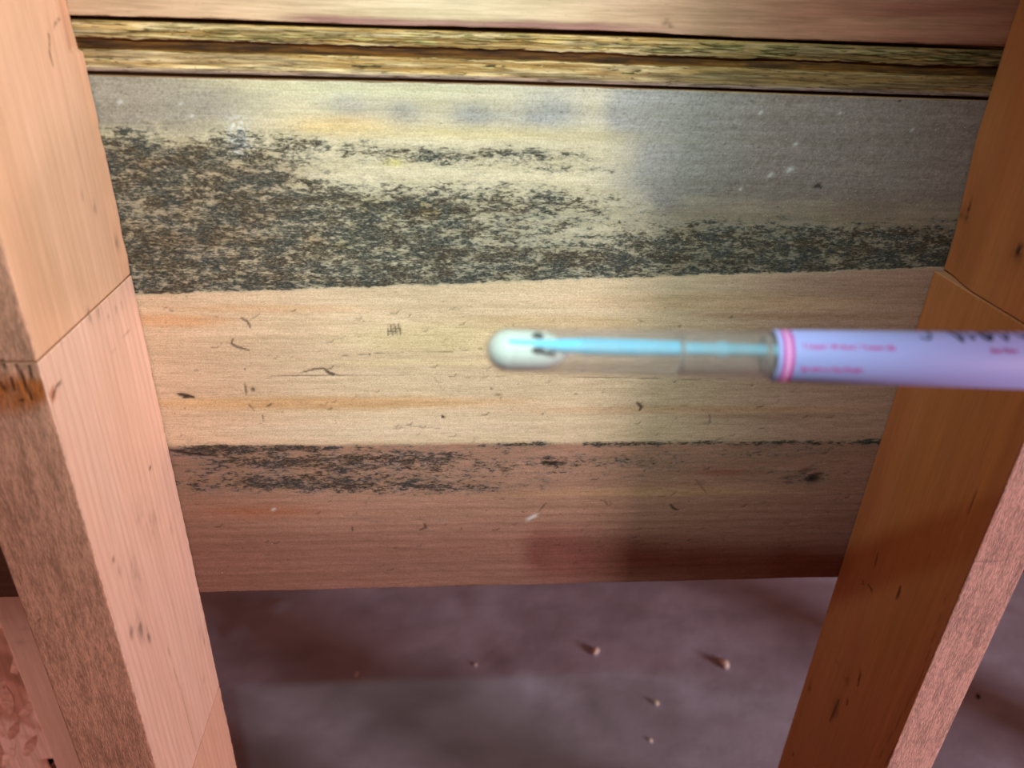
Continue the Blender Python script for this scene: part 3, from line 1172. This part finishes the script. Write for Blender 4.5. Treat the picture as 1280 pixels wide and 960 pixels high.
# flakes pressed into its face: each a thin plate
rg = np.random.default_rng(9)
fl_objs = []
fme = []
for v in range(6):
    V, F = [], []
    L, W = .03 * (.7 + .12 * v), .008 * (.8 + .1 * v)
    n = 8
    for s_i in range(n):
        a = 2 * math.pi * s_i / n
        q = 1 + .18 * math.sin(v + 3 * s_i)
        V.append((W * .5 * math.cos(a) * q, -.00005, L * .5 * math.sin(a) * q))
    V += [(x_, .0006, z_) for x_, _, z_ in V[:n]]
    F4 = [(i, (i + 1) % n, n + (i + 1) % n, n + i) for i in range(n)]
    me = bpy.data.meshes.new('flake')
    me.from_pydata(V, [], F4 + [tuple(range(n))[::-1]])
    me.materials.append(plain_mat('flake_%s' % 'abcdef'[v], lin(('#bc8a7c', '#ae7868', '#cfa094', '#b88474', '#a87060', '#c69484')[v]), .7, .3, noise=150, namp=.2))
    fme.append(me)
for i in range(110):
    o = bpy.data.objects.new('flake', fme[i % 6])
    COL.objects.link(o)
    o.location = (rg.uniform(-.44, -.325), .4208, BASE + rg.uniform(-.64, -.36))
    o.rotation_euler = (rg.uniform(-.01, .01), rg.normal(.45, .25), 0)
    fl_objs.append(o)
adopt(pr, body, *fl_objs)

# ------------------------------------------------------------------ swab tube
T0 = np.array([0.00846, 0.17578, -0.08475])
T1 = np.array([0.14120, 0.15770, -0.07900])
ax = (T1 - T0) / np.linalg.norm(T1 - T0)
view = T0 / np.linalg.norm(T0)
upv = np.cross(ax, view)
upv = upv if upv[2] > 0 else -upv
upv /= np.linalg.norm(upv)
yv = np.cross(upv, ax)                     # away from the camera
RT = .0059
root = empty('swab_tube')
root.matrix_world = Matrix(((ax[0], yv[0], upv[0], T0[0]), (ax[1], yv[1], upv[1], T0[1]), (ax[2], yv[2], upv[2], T0[2] + BASE), (0, 0, 0, 1)))
tag(root, 'clear plastic swab tube with a pale blue shaft and printed lavender label, before the board', 'swab tube')


def RTs(s):                                # the tube widens slightly towards its mouth
    return RT + .0050 * max(s - RT, 0)


def RL(s):                                 # outside radius of the label
    return .0065 + .0090 * (s - .073)


def s_at(px, front=RT):
    """distance along the tube's axis (front surface) of a photo column"""
    lo_, hi_ = -.02, .2
    for _ in range(50):
        m = (lo_ + hi_) / 2
        q = T0 + ax * m - yv * front
        u = 640 + FPX * (q @ RIGHT) / (q @ FWD)
        if u < px:
            lo_ = m
        else:
            hi_ = m
    return m


def z_at(px, py, front=.0):
    """(s, z) on the plane local y = -front for a photo point"""
    r = ray(px, py)
    n = yv
    t = ((T0 - yv * front) @ n) / (r @ n)
    q = r * t - T0
    return q @ ax, q @ upv


def lathe(name, prof, mat, n=40, parent=root, yoff=0, zoff=0, closed=False, a0=0, a1=2 * math.pi):
    """prof: list of (s, r); revolve about local x"""
    V, F = [], []
    full = abs(a1 - a0 - 2 * math.pi) < 1e-6
    m = n if full else n + 1
    for s, r in prof:
        for j in range(m):
            a = a0 + (a1 - a0) * j / n
            V.append((s, r * math.cos(a) + yoff, r * math.sin(a) + zoff))
    N = len(prof)
    for i in range(N - 1):
        for j in range(n if full else n):
            j2 = (j + 1) % m
            F.append((i * m + j, i * m + j2, (i + 1) * m + j2, (i + 1) * m + j))
    me = bpy.data.meshes.new(name)
    me.from_pydata(V, [], F)
    me.update()
    for p_ in me.polygons:
        p_.use_smooth = True
    o = bpy.data.objects.new(name, me)
    COL.objects.link(o)
    me.materials.append(mat)
    o.parent = parent
    return o


def clear_mat():
    k = NT('clear_plastic')
    k.t.nodes.remove(k.b)
    out = k.t.nodes['Material Output']
    tr = k.n('BsdfTransparent')
    tr.inputs[0].default_value = (.93, .915, .90, 1)
    gl = k.n('BsdfGlossy')
    gl.inputs['Roughness'].default_value = .35
    gl.inputs[0].default_value = (.9, .92, 1, 1)
    df = k.n('BsdfDiffuse')
    df.inputs[0].default_value = (*lin('#cfc8c8'), 1)
    lw = k.n('LayerWeight')
    lw.inputs['Blend'].default_value = .35
    nz = k.ramp(k.noise((300, 300, 300), 1, 2, .5), .3, .7, lo=.09, hi=.13)
    m1 = k.n('MixShader')
    k.set(m1.inputs[0], nz)
    k.t.links.new(tr.outputs[0], m1.inputs[1])
    k.t.links.new(df.outputs[0], m1.inputs[2])
    m2 = k.n('MixShader')
    k.set(m2.inputs[0], k.math('MULTIPLY', lw.outputs['Fresnel'], .12))
    k.t.links.new(m1.outputs[0], m2.inputs[1])
    k.t.links.new(gl.outputs[0], m2.inputs[2])
    k.t.links.new(m2.outputs[0], out.inputs['Surface'])
    return k.m


M_clear = clear_mat()
LEN = .190
sL = s_at(973)
hemi = [(RT * (1 - math.cos(a)), RT * math.sin(a)) for a in np.linspace(0.001, math.pi / 2, 14)]
ri = RT - .0007
inner = [(RT * 1 - ri * math.cos(a) + .0, ri * math.sin(a)) for a in np.linspace(math.pi / 2, .001, 14)]
tube = lathe('tube', hemi + [(LEN, RTs(LEN)), (LEN, RTs(LEN) - .0007)] + inner, M_clear, 48)
# frosted white swab head in the rounded end
M_cot = plain_mat('white_cotton', lin('#dff0f4'), .9, .1, noise=1800, namp=.05)
M_cot.node_tree.nodes['Principled BSDF'].inputs['Subsurface Weight'].default_value = .3
M_cot.node_tree.nodes['Principled BSDF'].inputs['Subsurface Radius'].default_value = (.002, .002, .002)
rc = .0052
s1 = s_at(688)
cp = [(.0009 + rc * (1 - math.cos(a)), rc * math.sin(a)) for a in np.linspace(.001, math.pi / 2, 12)]
cp += [(s1 * .7, rc), (s1 * .92, rc * .93), (s1 * 1.08, rc * .72), (s1 * 1.2, rc * .45), (s1 * 1.28, .001)]
cot = lathe('swab_tip', cp, M_cot, 40)
cot['label'] = 'white rounded cotton tip'
# shaft lies in front of the cotton, tapering towards the label
M_cy = plain_mat('pale_blue_plastic', lin('#60caff'), .8, .15)
yo = -.0044
prof = []
for px, wpx in ((633, 4), (638, 8.5), (668, 9.5), (690, 12.5), (705, 17), (725, 20), (750, 21), (800, 20.5), (850, 18.5), (868, 16), (896, 15.5), (901, 20), (911, 20), (916, 16), (960, 15.5), (1010, 15)):
    s = s_at(px, .004)
    q = T0 + ax * s
    prof.append((s, px, wpx / 2 * (q @ FWD) / FPX))
V, F = [], []
n = 20
for i, (s, px, r) in enumerate(prof):
    cyp = np.interp(px, [633, 700, 850, 970, 1010], [428, 432, 435.5, 438.5, 440])
    _, zc = z_at(px, cyp, .0035)
    yc = np.interp(px, [633, 690, 760, 850, 1010], [-.0042, -.0042, -.0018, -.001, 0])
    for j in range(n):
        a = 2 * math.pi * j / n
        V.append((s, yc + r * math.cos(a), zc + r * math.sin(a)))
for i in range(len(prof) - 1):
    for j in range(n):
        F.append((i * n + j, i * n + (j + 1) % n, (i + 1) * n + (j + 1) % n, (i + 1) * n + j))
me = bpy.data.meshes.new('shaft')
me.from_pydata(V, [], F + [tuple(range(n))])
for p_ in me.polygons:
    p_.use_smooth = True
sh = bpy.data.objects.new('shaft', me)
COL.objects.link(sh)
me.materials.append(M_cy)
sh.parent = root
sh['label'] = 'pale blue plastic shaft'
# mould picked up on the tip
M_sm = plain_mat('mould_smudge', lin('#232a30'), .9, .1, noise=2500, namp=.3)
for (px, py, a_, b_) in ((672, 420.5, 8.5, 5.5), (673, 438, 9, 4.8), (685, 441, 12, 2.8)):
    s, zc = z_at(px, py, .0045)
    ysurf = -math.sqrt(max(rc * rc - zc * zc, 1e-7))
    V, F = [], []
    kx = .000193
    for i in range(7):
        th = math.pi * i / 6
        for j in range(12):
            ph = 2 * math.pi * j / 12
            V.append((s + a_ * kx * math.cos(th), ysurf + .0003 * math.sin(th) * math.cos(ph) - .0001, zc + b_ * kx * math.sin(th) * math.sin(ph)))
    for i in range(6):
        for j in range(12):
            F.append((i * 12 + j, i * 12 + (j + 1) % 12, (i + 1) * 12 + (j + 1) % 12, (i + 1) * 12 + j))
    me = bpy.data.meshes.new('smudge')
    me.from_pydata(V, [], F)
    o = bpy.data.objects.new('smudge', me)
    me.materials.append(M_sm)
    COL.objects.link(o)
    o.parent = cot
    o['label'] = 'dark smudge on the white tip'
# inner sleeve of clearer plastic ahead of the label
k = NT('sleeve_plastic')
_o = k.t.nodes['Material Output']
_t = k.n('BsdfTransparent')
_t.inputs[0].default_value = (.985, .98, .975, 1)
_m = k.n('MixShader')
_m.inputs[0].default_value = .03
k.t.links.new(_t.outputs[0], _m.inputs[1])
k.t.links.new(k.b.outputs[0], _m.inputs[2])
k.t.links.new(_m.outputs[0], _o.inputs['Surface'])
M_sleeve = k.m
ss0, ss1 = s_at(853), s_at(968)
rs = RTs(.065) - .0009
slv = lathe('inner_sleeve', [(ss0, rs - .0012), (ss0, rs), (ss0 + .0008, rs), (ss1 - .0014, rs), (ss1, rs), (ss1, rs - .0012), (ss1 - .0014, rs - .0006), (ss0 + .0008, rs - .0006), (ss0, rs - .0012)], M_sleeve, 40)
ringm = plain_mat('milky_plastic', lin('#c9c4c4'), .4, .5)
for s0_, wd_, t_ in ((ss0 - .0002, .0010, .35), (ss1 - .0012, .0013, .9)):
    k_ = NT('milky_ring')
    out = k_.t.nodes['Material Output']
    trn = k_.n('BsdfTransparent')
    mx = k_.n('MixShader')
    mx.inputs[0].default_value = .33 if t_ > .5 else .16
    k_.b.inputs['Base Color'].default_value = (*lin('#d8d2d2'), 1)
    k_.t.links.new(trn.outputs[0], mx.inputs[1])
    k_.t.links.new(k_.b.outputs[0], mx.inputs[2])
    k_.t.links.new(mx.outputs[0], out.inputs['Surface'])
    lathe('sleeve_rim', [(s0_, rs - .0003), (s0_ + wd_, rs - .0003)], k_.m, 40, parent=slv)

# label
RLB = .0066
M_lab = plain_mat('lavender_label', lin('#a9b0f8'), .6, .3)
lbl = lathe('paper_label', [(sL, RTs(sL) + .00005), (sL, RL(sL) - .0001), (sL + .0001, RL(sL)), (LEN - .03, RL(LEN - .03)), (LEN - .03, RTs(LEN) + .0001)], M_lab, 64)
lbl['label'] = 'printed lavender label wrapped round the tube'
M_pink = plain_mat('pink_print', lin('#c0389a'), .6, .2)
M_pink2 = plain_mat('pale_pink_print', lin('#e2b4ee'), .6, .2)
M_ink = plain_mat('black_ink', lin('#150f1c'), .6, .2)
for a, b, mt in ((980.5, 984.5, M_pink), (984.5, 989.5, M_pink2), (989.5, 994, M_pink)):
    o = lathe('printed_ring', [(s_at(a, RLB), RL(s_at(a, RLB)) + .00004), (s_at(b, RLB), RL(s_at(b, RLB)) + .00004)], mt, 64, parent=lbl)


def wrap_text(body, px, py, size, mat, name='printed_text'):
    c = bpy.data.curves.new('txt', 'FONT')
    c.body = body
    c.size = size
    c.offset = size * .035
    o = bpy.data.objects.new('txt', c)
    COL.objects.link(o)
    dg = bpy.context.evaluated_depsgraph_get()
    me = bpy.data.meshes.new_from_object(o.evaluated_get(dg))
    COL.objects.unlink(o)
    bpy.data.objects.remove(o)
    s0 = s_at(px, RLB)
    _, z0 = z_at(px, py, RLB * .85)
    a0 = math.asin(max(-.98, min(.98, z0 / RLB)))
    for v in me.vertices:
        a = a0 + v.co.y / RLB
        s = s0 + v.co.x
        q_ = RL(s) + .00006
        v.co = (s, -q_ * math.cos(a), q_ * math.sin(a))
    me.materials.clear()
    me.materials.append(mat)
    ob = bpy.data.objects.new(name, me)
    COL.objects.link(ob)
    ob.parent = lbl
    return ob


wrap_text('T.Liquid / Method / Transmedia', 1003, 435.5, .00172, M_pink)
wrap_text('Specimen No./Bottle', 1003, 463.5, .00178, M_pink)
wrap_text('Date/Time', 1238, 441.5, .0015, M_pink)


def pen(strokes, mat, name='handwriting'):
    V, F = [], []
    for pts, hw in strokes:
        pts = np.array(pts, float)
        # resample
        out = []
        for i in range(len(pts) - 1):
            for t in np.linspace(0, 1, 6, endpoint=False):
                out.append(pts[i] + (pts[i + 1] - pts[i]) * t)
        out.append(pts[-1])
        out = np.array(out)
        d = np.gradient(out, axis=0)
        d /= np.linalg.norm(d, axis=1)[:, None] + 1e-9
        nrm = np.c_[-d[:, 1], d[:, 0]]
        b0 = len(V)
        for q, nn_ in zip(out, nrm):
            for sgn in (-1, 1):
                s, z = q + nn_ * hw * sgn
                a = z / RLB
                q_ = RL(s) + .00008
                V.append((s, -q_ * math.cos(a), q_ * math.sin(a)))
        for i in range(len(out) - 1):
            a = b0 + 2 * i
            F.append((a, a + 2, a + 3, a + 1))
    me = bpy.data.meshes.new(name)
    me.from_pydata(V, [], F)
    me.materials.append(mat)
    ob = bpy.data.objects.new(name, me)
    COL.objects.link(ob)
    ob.parent = lbl
    return ob


def arc(px, deg):
    return (s_at(px, RLB * .5), math.radians(deg) * RLB)


pen([([arc(1161, 95), arc(1160, 50), arc(1156, 44), arc(1150, 45), arc(1147, 52)], .00028),
     ([arc(1186, 100), arc(1190, 66), arc(1198, 38)], .00050),
     ([arc(1198, 38), arc(1199, 60), arc(1202, 100)], .00022),
     ([arc(1206, 90), arc(1209, 50), arc(1212, 44), arc(1214, 60)], .00030),
     ([arc(1222, 80), arc(1226, 52), arc(1232, 44), arc(1236, 60), arc(1230, 80)], .00055),
     ([arc(1242, 90), arc(1250, 55), arc(1253, 42)], .00035),
     ([arc(1253, 42), arc(1256, 58), arc(1262, 90)], .00026),
     ([arc(1266, 85), arc(1272, 55), arc(1278, 50), arc(1280, 70)], .0003),
     ([arc(1286, 95), arc(1292, 60), arc(1300, 50), arc(1304, 90)], .0003)], M_ink)
# screw cap beyond the frame
M_cap = plain_mat('blue_cap', lin('#5a8fd0'), .4, .5)
cap = lathe('cap', [(LEN - .028, RTs(LEN) + .0002), (LEN - .028, .0084), (LEN + .002, .0086), (LEN + .003, .007), (LEN + .003, .0005)], M_cap, 40)
